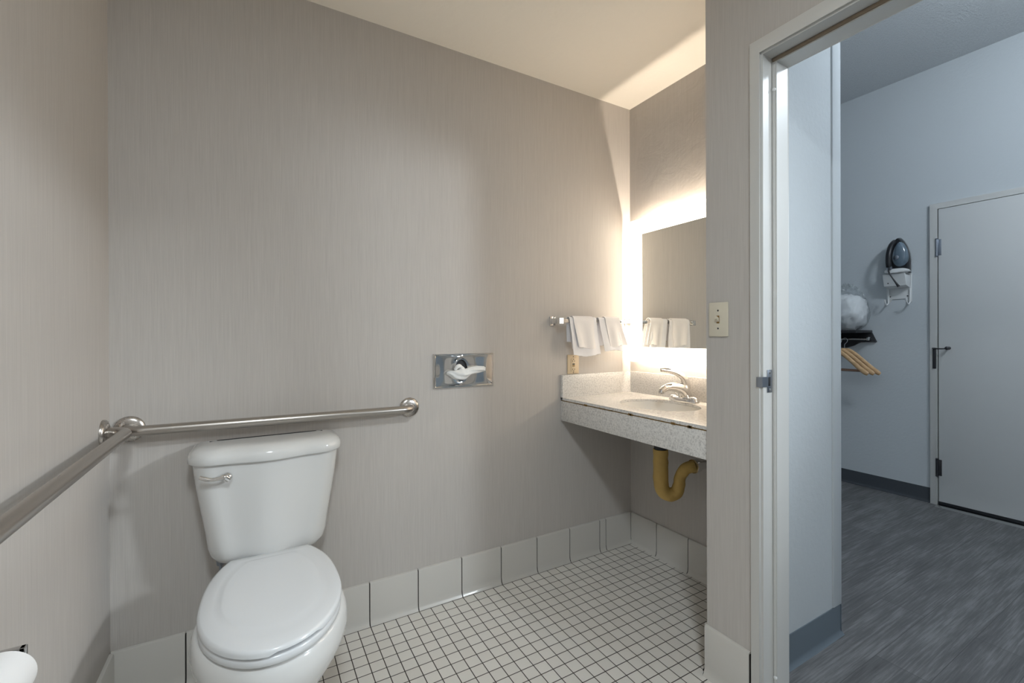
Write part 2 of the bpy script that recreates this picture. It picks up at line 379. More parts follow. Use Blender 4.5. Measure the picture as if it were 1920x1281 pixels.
b = B(); rubber_run(b, (DW + .01, YP0), (XH + .006, YP0), (0, -1), .114); rubber_run(b, (XH, YP0 - .006), (XH, YHB), (1, 0), .114)
struct('baseboard_hall_near', b, 'rubber', 'slate rubber cove base wrapping the white hall wall corner', 'baseboard')
b = B(); rubber_run(b, (XF, YHB), (XF, 1.238), (-1, 0)); rubber_run(b, (XF, .2), (XF, YHR), (-1, 0))
struct('baseboard_hall_far', b, 'rubberdark', 'dark rubber base along the far hall wall', 'baseboard')

# bathroom door frame (leaf swung out of view)
fr = empty('trim_1', (XD, .8, 0), 'white painted door frame with steel strike plate', 'door frame', kind='structure')
CO, CI, CT = .838, .808, 2.076                      # casing outer edge, inner edge, top
b = B()
def casing(x0, x1):
    z_in = 2.036
    out = [(CO, 0), (CO, CT), (YJ0 - .016, CT), (YJ0 - .016, 0), (YJ0 + .014, 0), (YJ0 + .014, z_in), (CI, z_in), (CI, 0)]
    prism(b, out, 'x', x0, x1, .003)
casing(XD - .011, XD + .001)
obj('casing', b, 'frame', fr)
b = B(); prism(b, [(YP0 - .002, 0), (YP0 - .002, CT + .03), (YJ0 - .05, CT + .03), (YJ0 - .05, 0), (YJ0 + .014, 0), (YJ0 + .014, 2.033), (CI - .003, 2.033), (CI - .003, 0)], 'x', DW - .001, DW + .008, .003)
obj('casing', b, 'frame', fr)
JY, JZ = .801, 2.029                                # jamb face, head face
b = B()
prism(b, [(YJ1, 0), (YJ1, ZH), (YJ0, ZH), (YJ0, 0), (YJ0 + .02, 0), (YJ0 + .02, JZ), (JY, JZ), (JY, 0)], 'x', XD - .002, DW + .004, .0015)
obj('jamb', b, 'frame', fr)
SX = 1.398
b = B(); prism(b, [(JY + .001, 0), (JY + .001, JZ + .001), (YJ0 + .019, JZ + .001), (YJ0 + .019, 0), (YJ0 + .032, 0), (YJ0 + .032, JZ - .013), (JY - .012, JZ - .013), (JY - .012, 0)], 'x', SX, DW + .002, .002)
obj('door_stop', b, 'frame', fr)
b = B(); box(b, SX - .006, SX + .001, YJ0 + .03, JY - .002, JZ - .0115, JZ - .001, .002)
tag_g = obj('weather_strip', b, 'gasket', fr); tag_g['label'] = 'brown felt strip along the head stop'
b = B(); box(b, SX - .003, SX + .001, JY - .009, JY - .001, .05, JZ - .02, .001)
obj('weather_strip', b, 'frame', fr)
for z in (.105, 1.93):
    b = B(); lathe(b, (SX - .001, JY - .007, z), (-1, 0, 0), [(0, .0055), (.004, .0055), (.006, .003), (.006, 0)], 14); obj('silencer', b, 'white', fr)
b = B()
box(b, 1.365, 1.390, JY - .0022, JY - .0002, .992, 1.062, .0006)
sp = obj('strike_plate', b, 'zinc', fr); sp['label'] = 'steel strike plate'
b = B(); lp = [(1.385, JY - .002), (1.37, JY - .003), (1.352, JY - .003), (1.340, JY - .001), (1.334, JY + .006), (1.332, JY + .012)]
loft(b, [[(x, y, 1.010), (x, y, 1.041), (x + .0005, y + .002, 1.041), (x + .0005, y + .002, 1.010)] for x, y in lp]); obj('lip', b, 'zinc', sp)
b = B(); box(b, 1.368, 1.379, JY - .0034, JY - .002, 1.012, 1.040, .0006); obj('latch_hole', b, 'black', sp)
for z in (1.0, 1.053):
    b = B(); lathe(b, (1.3775, JY - .002, z), (0, -1, 0), [(0, .004), (.001, .004), (.0018, .002), (.0018, 0)], 12); obj('screw', b, 'chrome', sp)

# hall entry door on the far wall
hd = empty('door_1', (XF, .8, 0), 'plain pale grey flush door in the far hall wall', 'door', kind='structure')
DY1, DY0, DZ = 1.197, .283, 2.030
b = B(); prism(b, [(DY1 + .039, 0), (DY1 + .039, DZ + .036), (DY0 - .039, DZ + .036), (DY0 - .039, 0), (DY0, 0), (DY0, DZ), (DY1, DZ), (DY1, 0)], 'x', XF - .022, XF + .0, .003)
obj('door_frame', b, 'frame', hd)
b = B(); box(b, XF - .003, XF + .02, DY0 + .001, DY1 - .001, .002, DZ - .001); obj('frame_gap', b, 'black', hd)
b = B(); box(b, XF - .018, XF - .004, DY0 + .004, DY1 - .006, .028, DZ - .005, .0015); obj('door_leaf', b, 'doorleaf', hd)
b = B(); box(b, XF - .022, XF - .002, DY0 + .004, DY1 - .004, .010, .027, .003); obj('door_sweep', b, 'black', hd)
b = B(); prism(b, [(XF - .075, 0), (XF - .06, .007), (XF - .02, .009), (XF + .0, .009), (XF + .0, 0)], 'y', DY0, DY1); obj('threshold', b, 'chromedull', hd)
for z, k in ((1.764, 'zinc'), (.258, 'darkmetal')):
    b = B(); tube(b, [(XF - .024, DY1 + .001, z - .057), (XF - .024, DY1 + .001, z + .057)], .0075, 14)
    box(b, XF - .0195, XF - .017, DY1 - .022, DY1 + .016, z - .055, z + .055, .001)
    hg = obj('hinge', b, k, hd)
    b = B()
    for q in (-.06, .06): lathe(b, (XF - .024, DY1 + .001, z + q - .003), (0, 0, 1), [(0, .006), (.003, .009), (.006, .006)], 12)
    obj('pin', b, k, hg)
b = B(); box(b, XF - .03, XF - .018, DY1 + .004, DY1 + .022, .935, 1.078, .002)
dg = obj('swing_guard', b, 'darkmetal', hd); dg['label'] = 'dark swing bar guard on the door edge'
b = B(); tube(b, spline([(XF - .028, DY1 + .022, 1.074), (XF - .05, DY1 - .0, 1.073), (XF - .055, DY1 - .03, 1.072), (XF - .045, DY1 - .05, 1.074)]), .0045, 10); obj('bar', b, 'darkmetal', dg)
b = B(); lathe(b, (XF - .018, DY1 - .058, 1.077), (-1, 0, 0), [(0, .011), (.012, .008), (.02, .006), (.03, .011), (.038, .011), (.043, .006), (.044, 0)], 16); obj('ball', b, 'darkmetal', dg)

# ------------------------------------------------------------------ toilet
TX = .041
to = empty('toilet', (TX, 1.5, 0), 'white two-piece toilet with closed seat lid against the back wall', 'toilet')
def egg(hw, yw, yf, yb, hwb, z, n=48, k=2.0):
    """bowl outline at height z: round front at yf, widest hw at yw, squarer back of half width hwb at yb"""
    pts = []
    for i in range(n):
        a = 2 * PI * i / n - PI / 2
        c, s = math.cos(a), math.sin(a)
        if s <= 0:
            pts.append((TX + hw * c, yw + (yw - yf) * s, z))
        else:
            e = 2.0 / 3.2
            cc = math.copysign(abs(c) ** e, c); ss = s ** e
            w = hw + (hwb - hw) * (ss ** 1.6)
            pts.append((TX + w * cc, yw + (yb - yw) * ss, z))
    return pts
b = B()
sec = [(.105, 1.50, 1.330, 1.735, .085, 0), (.107, 1.50, 1.325, 1.735, .088, .012), (.101, 1.50, 1.335, 1.73, .085, .03), (.098, 1.50, 1.335, 1.73, .085, .08), (.102, 1.49, 1.315, 1.735, .09, .14),
       (.122, 1.47, 1.265, 1.745, .10, .20), (.150, 1.45, 1.215, 1.76, .11, .26), (.175, 1.43, 1.178, 1.775, .12, .31), (.189, 1.415, 1.160, 1.785, .125, .35),
       (.191, 1.41, 1.157, 1.79, .13, .375), (.188, 1.41, 1.160, 1.79, .13, .395), (.183, 1.41, 1.166, 1.788, .128, .408), (.176, 1.41, 1.174, 1.782, .122, .414), (.15, 1.41, 1.2, 1.76, .10, .4155)]
loft(b, [egg(*s) for s in sec]); obj('bowl', b, 'porcelain', to, deg=60)
for s in (-1, 1):
    b = B(); lathe(b, (TX + s * .108, 1.56, .018), (s * .2, 0, 1), [(0, .016), (.008, .016), (.016, .011), (.019, 0)], 20); obj('bolt_cap', b, 'porcelain', to)
# seat and lid
def seatloop(hw, yw, yf, yb, hwb, z, nf=30, ns=14, nb=6):
    """seat outline: elliptical front, sides running straight in to a square hinge edge"""
    P = []
    for k in range(nf + 1):
        a = PI + PI * k / nf; P.append((TX + hw * math.cos(a), yw + (yw - yf) * math.sin(a), z))
    side = []
    for k in range(1, ns + 1):
        t = k / ns; w = hw + (hwb - hw) * (.38 * t ** 2 + .62 * t ** 3.2); side.append((w, yw + (yb - yw) * t))
    P += [(TX + w, y, z) for w, y in side]
    P += [(TX + hwb - 2 * hwb * k / nb, yb, z) for k in range(1, nb)]
    P += [(TX - w, y, z) for w, y in side[::-1]]
    return P
b = B()
S = lambda g, z: seatloop(.173 - g, 1.405, 1.156 + g, 1.668 - g, .112 - g, z)
loft(b, [S(.02, .4165), S(.004, .4170), S(0, .4205), S(0, .4335), S(.003, .4375), S(.02, .4385)]); obj('seat', b, 'seat', to, deg=60)
b = B()
def lidloop(g, z, notch=0, ff=1.0):
    L = seatloop(.174 - g, 1.405, 1.150 + g * ff, 1.676 - g, .116 - g, z)
    if notch:
        L = [(x, y, z + notch if (y < 1.20 and -.010 < x - TX < .092) else z) for x, y, z in L]
    return L
loft(b, [lidloop(.022, .4425), lidloop(.004, .4425, .008), lidloop(0, .4445, .0065), lidloop(0, .453), lidloop(.0025, .4585), lidloop(.008, .461), lidloop(.034, .4625, 0, 1.6), lidloop(.044, .4632, 0, 1.7), lidloop(.050, .4648, 0, 1.7), lidloop(.056, .4655, 0, 1.7), lidloop(.095, .4662, 0, 1.4)])
obj('seat_lid', b, 'seat', to, deg=60)
for s in (-1, 1):
    b = B(); box(b, TX + s * .07 - .018, TX + s * .07 + .018, 1.655, 1.695, .415, .452, .007, 3); obj('seat_hinge', b, 'seat', to)
# tank
def tankloop(hw, yf, yb, z, bow=.022, n=10, rc=.062):
    """rounded rectangle with a bowed front"""
    pts = []
    w = hw
    for i in range(2 * n + 1):
        t = -1 + i / n
        pts.append((TX + t * (w - rc), yf - bow * (.5 + .5 * math.cos(PI * t)), z))
    for i in range(1, 9):
        a = -PI / 2 + PI / 2 * i / 8; pts.append((TX + w - rc + rc * math.cos(a), yf + rc + rc * math.sin(a), z))
    for i in range(0, 5):
        a = PI / 2 * i / 4; pts.append((TX + w - .012 + .012 * math.cos(a), yb - .012 + .012 * math.sin(a), z))
    for i in range(0, 5):
        a = PI / 2 + PI / 2 * i / 4; pts.append((TX - w + .012 + .012 * math.cos(a), yb - .012 + .012 * math.sin(a), z))
    for i in range(0, 8):
        a = PI + PI / 2 * i / 8; pts.append((TX - w + rc + rc * math.cos(a), yf + rc + rc * math.sin(a), z))
    return pts
b = B()
loft(b, [tankloop(.10, 1.725, 1.83, .428), tankloop(.135, 1.705, 1.832, .432), tankloop(.158, 1.693, 1.838, .443), tankloop(.171, 1.687, 1.842, .462), tankloop(.178, 1.684, 1.844, .49), tankloop(.184, 1.684, 1.845, .54),
         tankloop(.194, 1.683, 1.845, .60), tankloop(.207, 1.682, 1.845, .68), tankloop(.217, 1.681, 1.845, .765)])
obj('tank', b, 'porcelain', to, deg=60)
b = B()
ld = lambda g, z: tankloop(.231 - g, 1.668 + g, 1.849 - g * .3, z, rc=.085)
loft(b, [ld(.010, .7655), ld(.002, .7665), ld(0, .770), ld(.0, .784), ld(.002, .793), ld(.007, .8015), ld(.015, .808), ld(.026, .8125), ld(.04, .815), ld(.055, .816), ld(.075, .8163)])
obj('tank_lid', b, 'porcelain', to, deg=60)
b = B(); lathe(b, (-.078, 1.668, .728), (0, -1, 0), [(-.006, .014), (.004, .015), (.010, .0135), (.014, .009), (.016, 0)], 24)
fl = obj('flush_handle', b, 'chrome', to); fl['label'] = 'chrome trip lever'
b = B(); pts = spline([(-.074, 1.650, .724), (-.084, 1.647, .734), (-.098, 1.646, .732), (-.118, 1.648, .731), (-.135, 1.652, .735), (-.149, 1.656, .741)], 6)
tube(b, pts, lerpl([.009, .0105, .0062, .0055, .0072, .0058], 6), 14); obj('lever', b, 'chrome', fl)
for x in (-.062, .144):
    b = B(); tube(b, [(x, 1.78, .40), (x, 1.78, .432)], .006, 12); lathe(b, (x, 1.78, .418), (0, 0, 1), [(0, .014), (.006, .014), (.008, .009)], 6)
    obj('tank_bolt', b, 'darkmetal', to)
b = B(); tube(b, spline([(-.105, 1.80, .436), (-.105, 1.80, .38), (-.12, 1.81, .30), (-.13, 1.83, .24), (-.13, 1.850, .22)]), .005, 10); lathe(b, (-.105, 1.80, .40), (0, 0, 1), [(0, .011), (.03, .014), (.036, .012)], 8)
obj('supply_hose', b, 'zinc', to)

# ------------------------------------------------------------------ grab bars
def flange(parent, c, n, R=.041):
    b = B(); lathe(b, c, n, [(0, R), (.006, R), (.010, R - .003), (.0135, R - .012), (.015, .018), (.015, .0)], 40); obj('flange', b, 'steelflange', parent)
def gbar(name, p0, p1, n, off, label, R=.041, r=.0165):
    p0, p1, n = Vector(p0), Vector(p1), Vector(n); d = (p1 - p0).normalized(); c = .045
    g = empty(name, (p0 + p1) / 2, label, 'grab bar')
    flange(g, p0, n, R); flange(g, p1, n, R)
    def corner(p, s):
        out = [p + n * .004]
        for i in range(9):
            a = PI / 2 * i / 8
            out.append(p + n * (off - c + c * math.sin(a)) + d * (s * c * (1 - math.cos(a))))
        return out
    b = B(); tube(b, corner(p0, 1) + corner(p1, -1)[::-1], r, 24); obj('bar', b, 'steel', g)
    return g
gbar('grab_bar', (-.352, YB, .874), (.565, YB, .868), (0, -1, 0), .060, 'long brushed steel grab bar running above the toilet tank')
gbar('grab_bar', (XL, 1.789, .878), (XL, .72, .872), (1, 0, 0), .060, 'brushed steel grab bar coming towards us from the corner, over the paper roll')

# ------------------------------------------------------------------ tissue dispenser set in the back wall
td = empty('tissue_dispenser', (.819, YB, 1.015), 'recessed chrome facial tissue dispenser plate with a tissue pulled out', 'tissue dispenser')
X0, X1, Z0, Z1 = .672, .966, .938, 1.092
b = B()
def rect(m, y): return [(X0 + m, y, Z0 + m), (X1 - m, y, Z0 + m), (X1 - m, y, Z1 - m), (X0 + m, y, Z1 - m)]
def ring4(a, bq): loft(b, [a, bq], False, False)
ring4(rect(0, YB + .002), rect(0, YB - .007)); ring4(rect(0, YB - .007), rect(.003, YB - .0105)); ring4(rect(.003, YB - .0105), rect(.0065, YB - .0105)); ring4(rect(.0065, YB - .0105), rect(.009, YB - .0085))
# face: a softly dished sheet with an oval mouth
nu = 64; cx, cz = .800, 1.016; rx, rz = .034, .052
def onrect(i):
    t = i / nu; w, h = X1 - X0 - .018, Z1 - Z0 - .018; per = 2 * (w + h); s = t * per
    if s < w: return X0 + .009 + s, Z0 + .009
    s -= w
    if s < h: return X1 - .009, Z0 + .009 + s
    s -= h
    if s < w: return X1 - .009 - s, Z1 - .009
    s -= w
    return X0 + .009, Z1 - .009 - s
outer = [onrect(i) for i in range(nu)]
loops = []
for k in range(11):
    f = k / 10
    L = []
    for (x, z) in outer:
        a = math.atan2((z - cz) / rz, (x - cx) / rx); ix, iz = cx + rx * math.cos(a), cz + rz * math.sin(a)
        xx, zz = x + (ix - x) * f, z + (iz - z) * f
        dip = .0016 * math.sin(PI * f) * math.sin((xx - X0) * 38 + .4) + .0022 * math.sin(PI * f) * math.cos((zz - cz) * 30) * (1 if xx < cx else -.5)
        L.append((xx, YB - .0085 + dip, zz))
    loops.append(L)
loops.append([(x, y - .004, z) for x, y, z in [(cx + rx * math.cos(math.atan2((z - cz) / rz, (x - cx) / rx)) , YB - .0085, cz + rz * math.sin(math.atan2((z - cz) / rz, (x - cx) / rx))) for x, z in outer]])
loops.append([(cx + (x - cx) * .9, y, cz + (z - cz) * .93) for x, y, z in loops[-1]])
loops.append([(x, YB - .002, z) for x, y, z in loops[-1]])
loft(b, loops, False, False)
obj('face_plate', b, 'chrome', td, deg=50)
b = B(); lathe(b, (cx, YB - .001, cz), (0, -1, 0), [(0, .048), (.002, .048), (.002, 0)], 32)
for v in b.verts: v.co.x = cx + (v.co.x - cx) * .66
obj('slot', b, 'black', td)
b = B()
pth = spline([(.728, YB - .020, 1.006), (.745, YB - .028, 1.005), (.768, YB - .034, .998), (.796, YB - .038, 1.000), (.822, YB - .036, 1.008), (.85, YB - .032, 1.016), (.885, YB - .028, 1.019), (.910, YB - .024, 1.018)], 10)
rad = lerpl([.004, .013, .020, .022, .017, .0145, .014, .010], 10)
rows = tube(b, pth, rad, 28)
for i, r_ in enumerate(rows):
    c = pth[i]
    for k, v in enumerate(r_):
        q = 1 + .16 * math.sin(k * 2 * PI / 28 * 5 + i * .25) + .12 * noise.noise(v.co * 55)
        v.co = c + (v.co - c) * q
rows = tube(b, spline([(.762, YB - .030, 1.020), (.772, YB - .034, 1.034), (.784, YB - .032, 1.036), (.80, YB - .03, 1.024)], 8), lerpl([.006, .009, .009, .006], 8), 12)
rows = tube(b, spline([(.800, YB - .008, 1.02), (.797, YB - .024, 1.018), (.797, YB - .034, 1.008)], 6), lerpl([.016, .016, .012], 6), 14)
obj('tissue', b, 'tissue', td, deg=70)['label'] = 'twisted white tissue'

# ------------------------------------------------------------------ towel bar, hand towels, outlet
ZT, YT = 1.243, YB - .072
tb = empty('towel_bar', (1.56, YB, ZT), 'square chrome towel bar beside the lighted mirror', 'towel bar')
for x in (1.303, 1.816):
    b = B(); box(b, x - .017, x + .017, YB - .011, YB, ZT - .0235, ZT + .0235, .003)
    loft(b, [[(x + sx * w, y, ZT + sz * w * 1.2) for sx, sz in ((-1, -1), (1, -1), (1, 1), (-1, 1))] for y, w in ((YB - .010, .013), (YB - .03, .0105), (YB - .058, .0105), (YB - .062, .0125), (YB - .083, .0125), (YB - .085, .011))])
    obj('post', b, 'chrome', tb)
b = B(); box(b, 1.303, 1.816, YT - .006, YT + .006, ZT - .0085, ZT + .0085, .0015); obj('rod', b, 'chrome', tb)
def drape(bm, xa, xb, front, back, skew, lift, seed, taper=0, n=26):
    """one towel layer over the bar: front/back hanging lengths"""
    R = .0125 + lift
    path = []
    for i in range(15): path.append((YT - R - .0 - (1 - i / 14) ** 1.3 * .012, ZT + .004 - front * (1 - i / 14)))
    for i in range(1, 8): a = PI - PI * i / 8; path.append((YT + R * math.cos(a), ZT + .004 + (R + .002) * math.sin(a)))
    for i in range(13): path.append((YT + R + (i / 12) * .006, ZT + .004 - back * i / 12))
    rows = []
    for y, z in path:
        down = max(0, ZT - z); row = []
        for k in range(n + 1):
            t = k / n
            x = xa + (xb - xa) * t + skew * down + taper * down * (t - .5)
            w = .0032 * math.sin(t * 9 + seed) * min(1, down * 14) + .0045 * noise.noise(Vector((x * 16, seed * 3.1, z * 7))) * min(1, down * 12)
            zz = z + (.004 * noise.noise(Vector((x * 60, seed, 2))) + .006 * math.sin(t * 5 + seed)) * min(1, down * 6)
            row.append((x, y - (w if y < YT else -w * .4), zz))
        rows.append(row)
    # give the cloth its thickness
    th = .0022
    top = rows; bot = []
    for i, r_ in enumerate(rows):
        y0, z0 = path[max(i - 1, 0)]; y1, z1 = path[min(i + 1, len(path) - 1)]
        nn = Vector((0, z1 - z0, -(y1 - y0))).normalized()
        bot.append([(x + nn.x * th, y + nn.y * th, z + nn.z * th) for x, y, z in r_])
    loops = [t + q[::-1] for t, q in zip(top, bot)]
    loft(bm, loops)
t1 = empty('hand_towel', (1.43, YT, ZT), 'white hand towel folded over the bar, farther from the mirror', 'towel', 'hand towels on the bar')
b = B(); drape(b, 1.372, 1.500, .140, .15, .10, .0075, 1.0, -.15); obj('front_fold', b, 'towel', t1)
b = B(); drape(b, 1.352, 1.522, .176, .11, .10, .003, 2.3, .05); obj('under_layer', b, 'towelblue', t1)
t2 = empty('hand_towel', (1.62, YT, ZT), 'white hand towel folded over the bar, closest to the mirror', 'towel', 'hand towels on the bar')
b = B(); drape(b, 1.580, 1.680, .132, .15, .28, .0075, 4.0, .12); obj('front_fold', b, 'towel', t2)
b = B(); drape(b, 1.541, 1.668, .158, .13, .20, .003, 5.7, .0); obj('under_layer', b, 'towelblue', t2)

ot = empty('wall_outlet', (1.435, YB, 1.018), 'almond electrical outlet plate just above the vanity splash', 'outlet')
b = B(); box(b, 1.398, 1.472, YB - .0065, YB, .9705, 1.070, .003); obj('cover_plate', b, 'tan', ot)
b = B(); box(b, 1.418, 1.452, YB - .0085, YB - .006, .983, 1.050, .0012); rc = obj('receptacle', b, 'tan', ot)
for zc in (1.037, .994):
    for dx in (-.0065, .0065):
        b = B(); box(b, 1.435 + dx - .0012, 1.435 + dx + .0012, YB - .0088, YB - .008, zc - .004, zc + .004); obj('slot', b, 'black', rc)
    b = B(); lathe(b, (1.435, YB - .008, zc + (.009 if zc > 1.01 else -.009)), (0, -1, 0), [(0, .0026), (.0008, .0026), (.0008, 0)], 10); obj('ground_hole', b, 'black', rc)
b = B(); box(b, 1.4275, 1.4425, YB - .0098, YB - .008, 1.018, 1.0245, .0005); obj('test_button', b, 'black', rc)
b = B(); box(b, 1.4275, 1.4425, YB - .0098, YB - .008, 1.009, 1.0155, .0005); obj('reset_button', b, 'glue', rc)
for z in (1.060, .977):
    b = B(); lathe(b, (1.435, YB - .006, z), (0, -1, 0), [(0, .003), (.0012, .0022), (.0012, 0)], 10); obj('screw', b, 'darkmetal', ot)

# ------------------------------------------------------------------ light switch
ls = empty('light_switch', (XD, .951, 1.222), 'ivory toggle light switch on the wall by the door frame', 'light switch')
b = B(); box(b, XD - .0065, XD, .916, .987, 1.165, 1.2795, .003); obj('cover_plate', b, 'ivory', ls)
b = B(); box(b, XD - .0075, XD - .006, .9465, .9565, 1.209, 1.235, .0005); obj('slot', b, 'glue', ls)
b = B(); loft(b, [[(XD - .006, .9475, 1.213), (XD - .006, .9555, 1.213), (XD - .006, .9555, 1.227), (XD - .006, .9475, 1.227)], [(XD - .018, .9485, 1.224), (XD - .018, .9545, 1.224), (XD - .018, .9545, 1.233), (XD - .018, .9485, 1.233)]]); obj('toggle', b, 'ivory', ls)
for z in (1.252, 1.192):
    b = B(); lathe(b, (XD - .006, .9515, z), (-1, 0, 0), [(0, .0032), (.001, .0028), (.0014, 0)], 12); obj('screw', b, 'darkmetal', ls)

# ------------------------------------------------------------------ vanity
ZC = .853; XC = 1.355; TH = .0125
va = empty('vanity_counter', (1.6, 1.43, .79), 'speckled stone-look vanity counter with splashes and deep front apron', 'counter')
SXc, SYc, SA, SB = 1.600, 1.440, .150, .195           # sink opening: centre and half axes in x, y
b = B(); n = 64
rectp = []
x0, x1, y0, y1 = XC, XM - .0015, YP1 + .0015, YB - .0015
for i in range(n):
    a = 2 * PI * i / n; c, s = math.cos(a), math.sin(a)
    k = min(((x1 - SXc) if c > 0 else (SXc - x0)) / max(abs(c), 1e-6), ((y1 - SYc) if s > 0 else (SYc - y0)) / max(abs(s), 1e-6))
    rectp.append((SXc + k * c, SYc + k * s))
for cx_, cy_ in ((x0, y0), (x1, y0), (x1, y1), (x0, y1)):   # snap the nearest rim point onto each corner
    i = min(range(n), key=lambda q: (rectp[q][0] - cx_) ** 2 + (rectp[q][1] - cy_) ** 2); rectp[i] = (cx_, cy_)
ell = lambda g, z: [(SXc + (SA + g) * math.cos(2 * PI * i / n), SYc + (SB + g) * math.sin(2 * PI * i / n), z) for i in range(n)]
loft(b, [[(x, y, ZC - TH) for x, y in rectp], [(x, y, ZC) for x, y in rectp], ell(.004, ZC), ell(.001, ZC - .001), ell(0, ZC - .004), ell(0, ZC - TH), [(x, y, ZC - TH) for x, y in rectp]], False, False)
bmesh.ops.remove_doubles(b, verts=b.verts, dist=1e-5)
obj('counter_top', b, 'counter', va, deg=30)
b = B(); box(b, XC + .0, XM - .002, YB - .020, YB - .001, ZC - TH, .9685, .002); obj('side_splash', b, 'counter', va)
b = B(); box(b, XM - .020, XM - .001, YP1 + .002, YB - .0205, ZC - .001, .9685, .002); obj('back_splash', b, 'counter', va)
b = B(); box(b, XC + .002, XC + .020, YP1 + .002, YB - .001, .735, ZC - TH - .0048, .0015); obj('apron', b, 'counter', va)
b = B()
box(b, XC + .0028, XC + .019, YP1 + .002, YB - .003, ZC - TH - .0055, ZC - TH - .0002)
for i in range(26):
    y = random.uniform(YP1 + .02, YB - .05); w = random.uniform(.004, .016); big = random.random() < .25
    box(b, XC - .0008, XC + .006, y, y + w * (1.8 if big else 1), ZC - TH - (.006 if big else .0042), ZC - TH + (.003 if big else .0006), .0006)
gl = obj('glue_line', b, 'glue', va); gl['label'] = 'brown old glue showing along the seam'
# under-counter basin
sk = empty('sink_basin', (SXc, SYc, ZC - TH), 'oval white undermount basin in the vanity counter', 'sink')
b = B()
def bl(f, z): return [(SXc + SA * f * math.cos(2 * PI * i / 48), SYc + SB * f * math.sin(2 * PI * i / 48), z) for i in range(48)]
zt = ZC - TH - .0003
loft(b, [bl(1.10, zt), bl(.985, zt), bl(.975, zt - .006), bl(.95, zt - .04), bl(.87, zt - .085), bl(.70, zt - .118), bl(.45, zt - .133), bl(.17, zt - .138), bl(.17, zt - .150), bl(.5, zt - .146), bl(.75, zt - .13), bl(.92, zt - .09), bl(1.0, zt - .045), bl(1.03, zt - .012), bl(1.10, zt - .010), bl(1.10, zt)], False, False)
bmesh.ops.remove_doubles(b, verts=b.verts, dist=1e-5)
obj('bowl', b, 'basin', sk, deg=60)
b = B(); lathe(b, (SXc, SYc, zt - .139), (0, 0, 1), [(0, .026), (.003, .026), (.004, .022), (.002, .018), (.004, .012), (.005, 0)], 24); obj('drain', b, 'chrome', sk)

# faucet
FX, FY = 1.772, 1.440
fc = empty('faucet', (FX, FY, ZC), 'chrome single-lever faucet behind the oval basin', 'faucet')
b = B()
def fl_(f, z, hx=.029, hy=.082): return [(FX + hx * f * math.copysign(abs(math.cos(2 * PI * i / 40)) ** .8, math.cos(2 * PI * i / 40)), FY + hy * f * math.copysign(abs(math.sin(2 * PI * i / 40)) ** .7, math.sin(2 * PI * i / 40)), z) for i in range(40)]
loft(b, [fl_(1, ZC + .0002), fl_(1.0, ZC + .006), fl_(.96, ZC + .014), fl_(.84, ZC + .021), fl_(.6, ZC + .025)])
obj('base', b, 'chrome', fc)
for s in (-1, 1):
    b = B(); lathe(b, (FX, FY + s * .056, ZC + .012), (0, 0, 1), [(0, .023), (.008, .0225), (.014, .018), (.017, .010), (.018, 0)], 24); obj('side_cap', b, 'chrome', fc)
b = B()
pts = spline([(FX + .012, FY, ZC + .014), (FX + .002, FY, ZC + .040), (FX - .024, FY + .003, ZC + .062), (FX - .066, FY + .008, ZC + .073), (FX - .106, FY + .014, ZC + .070), (FX - .134, FY + .018, ZC + .056)], 8)
tube(b, pts, lerpl([.036, .034, .028, .021, .0165, .0145], 8), 22, flat=(1.0, .85)); sp_ = obj('spout', b, 'chrome', fc, deg=60)
b = B(); lathe(b, (FX - .130, FY + .0175, ZC + .060), (-.35, 0, -1), [(0, .0125), (.014, .0125), (.016, .010), (.016, 0)], 20); obj('aerator', b, 'chromedull', sp_)
b = B(); lathe(b, (FX + .004, FY, ZC + .030), (0, 0, 1), [(0, .026), (.03, .024), (.04, .022), (.048, .017), (.05, 0)], 24); obj('cartridge_body', b, 'chrome', fc)
b = B()
pts = spline([(FX + .018, FY, ZC + .060), (FX + .012, FY, ZC + .088), (FX - .006, FY + .002, ZC + .116), (FX - .042, FY + .010, ZC + .138), (FX - .088, FY + .020, ZC + .151), (FX - .124, FY + .028, ZC + .154)], 8)
tube(b, pts, lerpl([.029, .0275, .0225, .0165, .0125, .0085], 8), 20, flat=(.95, .62)); obj('lever', b, 'chrome', fc, deg=60)
b = B(); tube(b, [(FX + .032, FY, ZC + .001), (FX + .032, FY, ZC + .05)], .0028, 10); lathe(b, (FX + .032, FY, ZC + .05), (0, 0, 1), [(0, .003), (.003, .006), (.009, .006), (.012, 0)], 12); obj('lift_rod', b, 'chrome', fc)

# drain trap
PX, PY = SXc, SYc
tr = empty('drain_trap', (PX, PY, .6), 'yellowed insulation-wrapped drain trap hanging under the sink', 'pipe')
b = B()
pts = spline([(PX, PY - .012, .650), (PX, PY - .012, .60), (PX, PY - .012, .515), (PX + .006, PY - .016, .468), (PX + .026, PY - .034, .445), (PX + .050, PY - .056, .458), (PX + .058, PY - .066, .492), (PX + .061, PY - .070, .530), (PX + .072, PY - .084, .563), (PX + .088, PY - .098, .576), (PX + .104, PY - .106, .580)], 8)
rr = lerpl([.033, .033, .033, .032, .031, .029, .026, .025, .026, .026, .026], 8)
rows = tube(b, pts, rr, 24)
for i, r_ in enumerate(rows):
    for v in r_: v.co += (v.co - pts[i]).normalized() * (.0022 * noise.noise(v.co * 45))
obj('pipe_wrap', b, 'foam', tr, deg=70)
b = B(); tube(b, [(PX, PY - .012, .72), (PX, PY - .012, .6505)], .029, 20); obj('wrap_opening', b, 'black', tr)
b = B(); lathe(b, (PX, PY, .725), (0, 0, -1), [(0, .03), (.012, .03), (.014, .021), (.05, .021), (.075, .019)], 20); obj('tailpiece', b, 'darkmetal', tr)
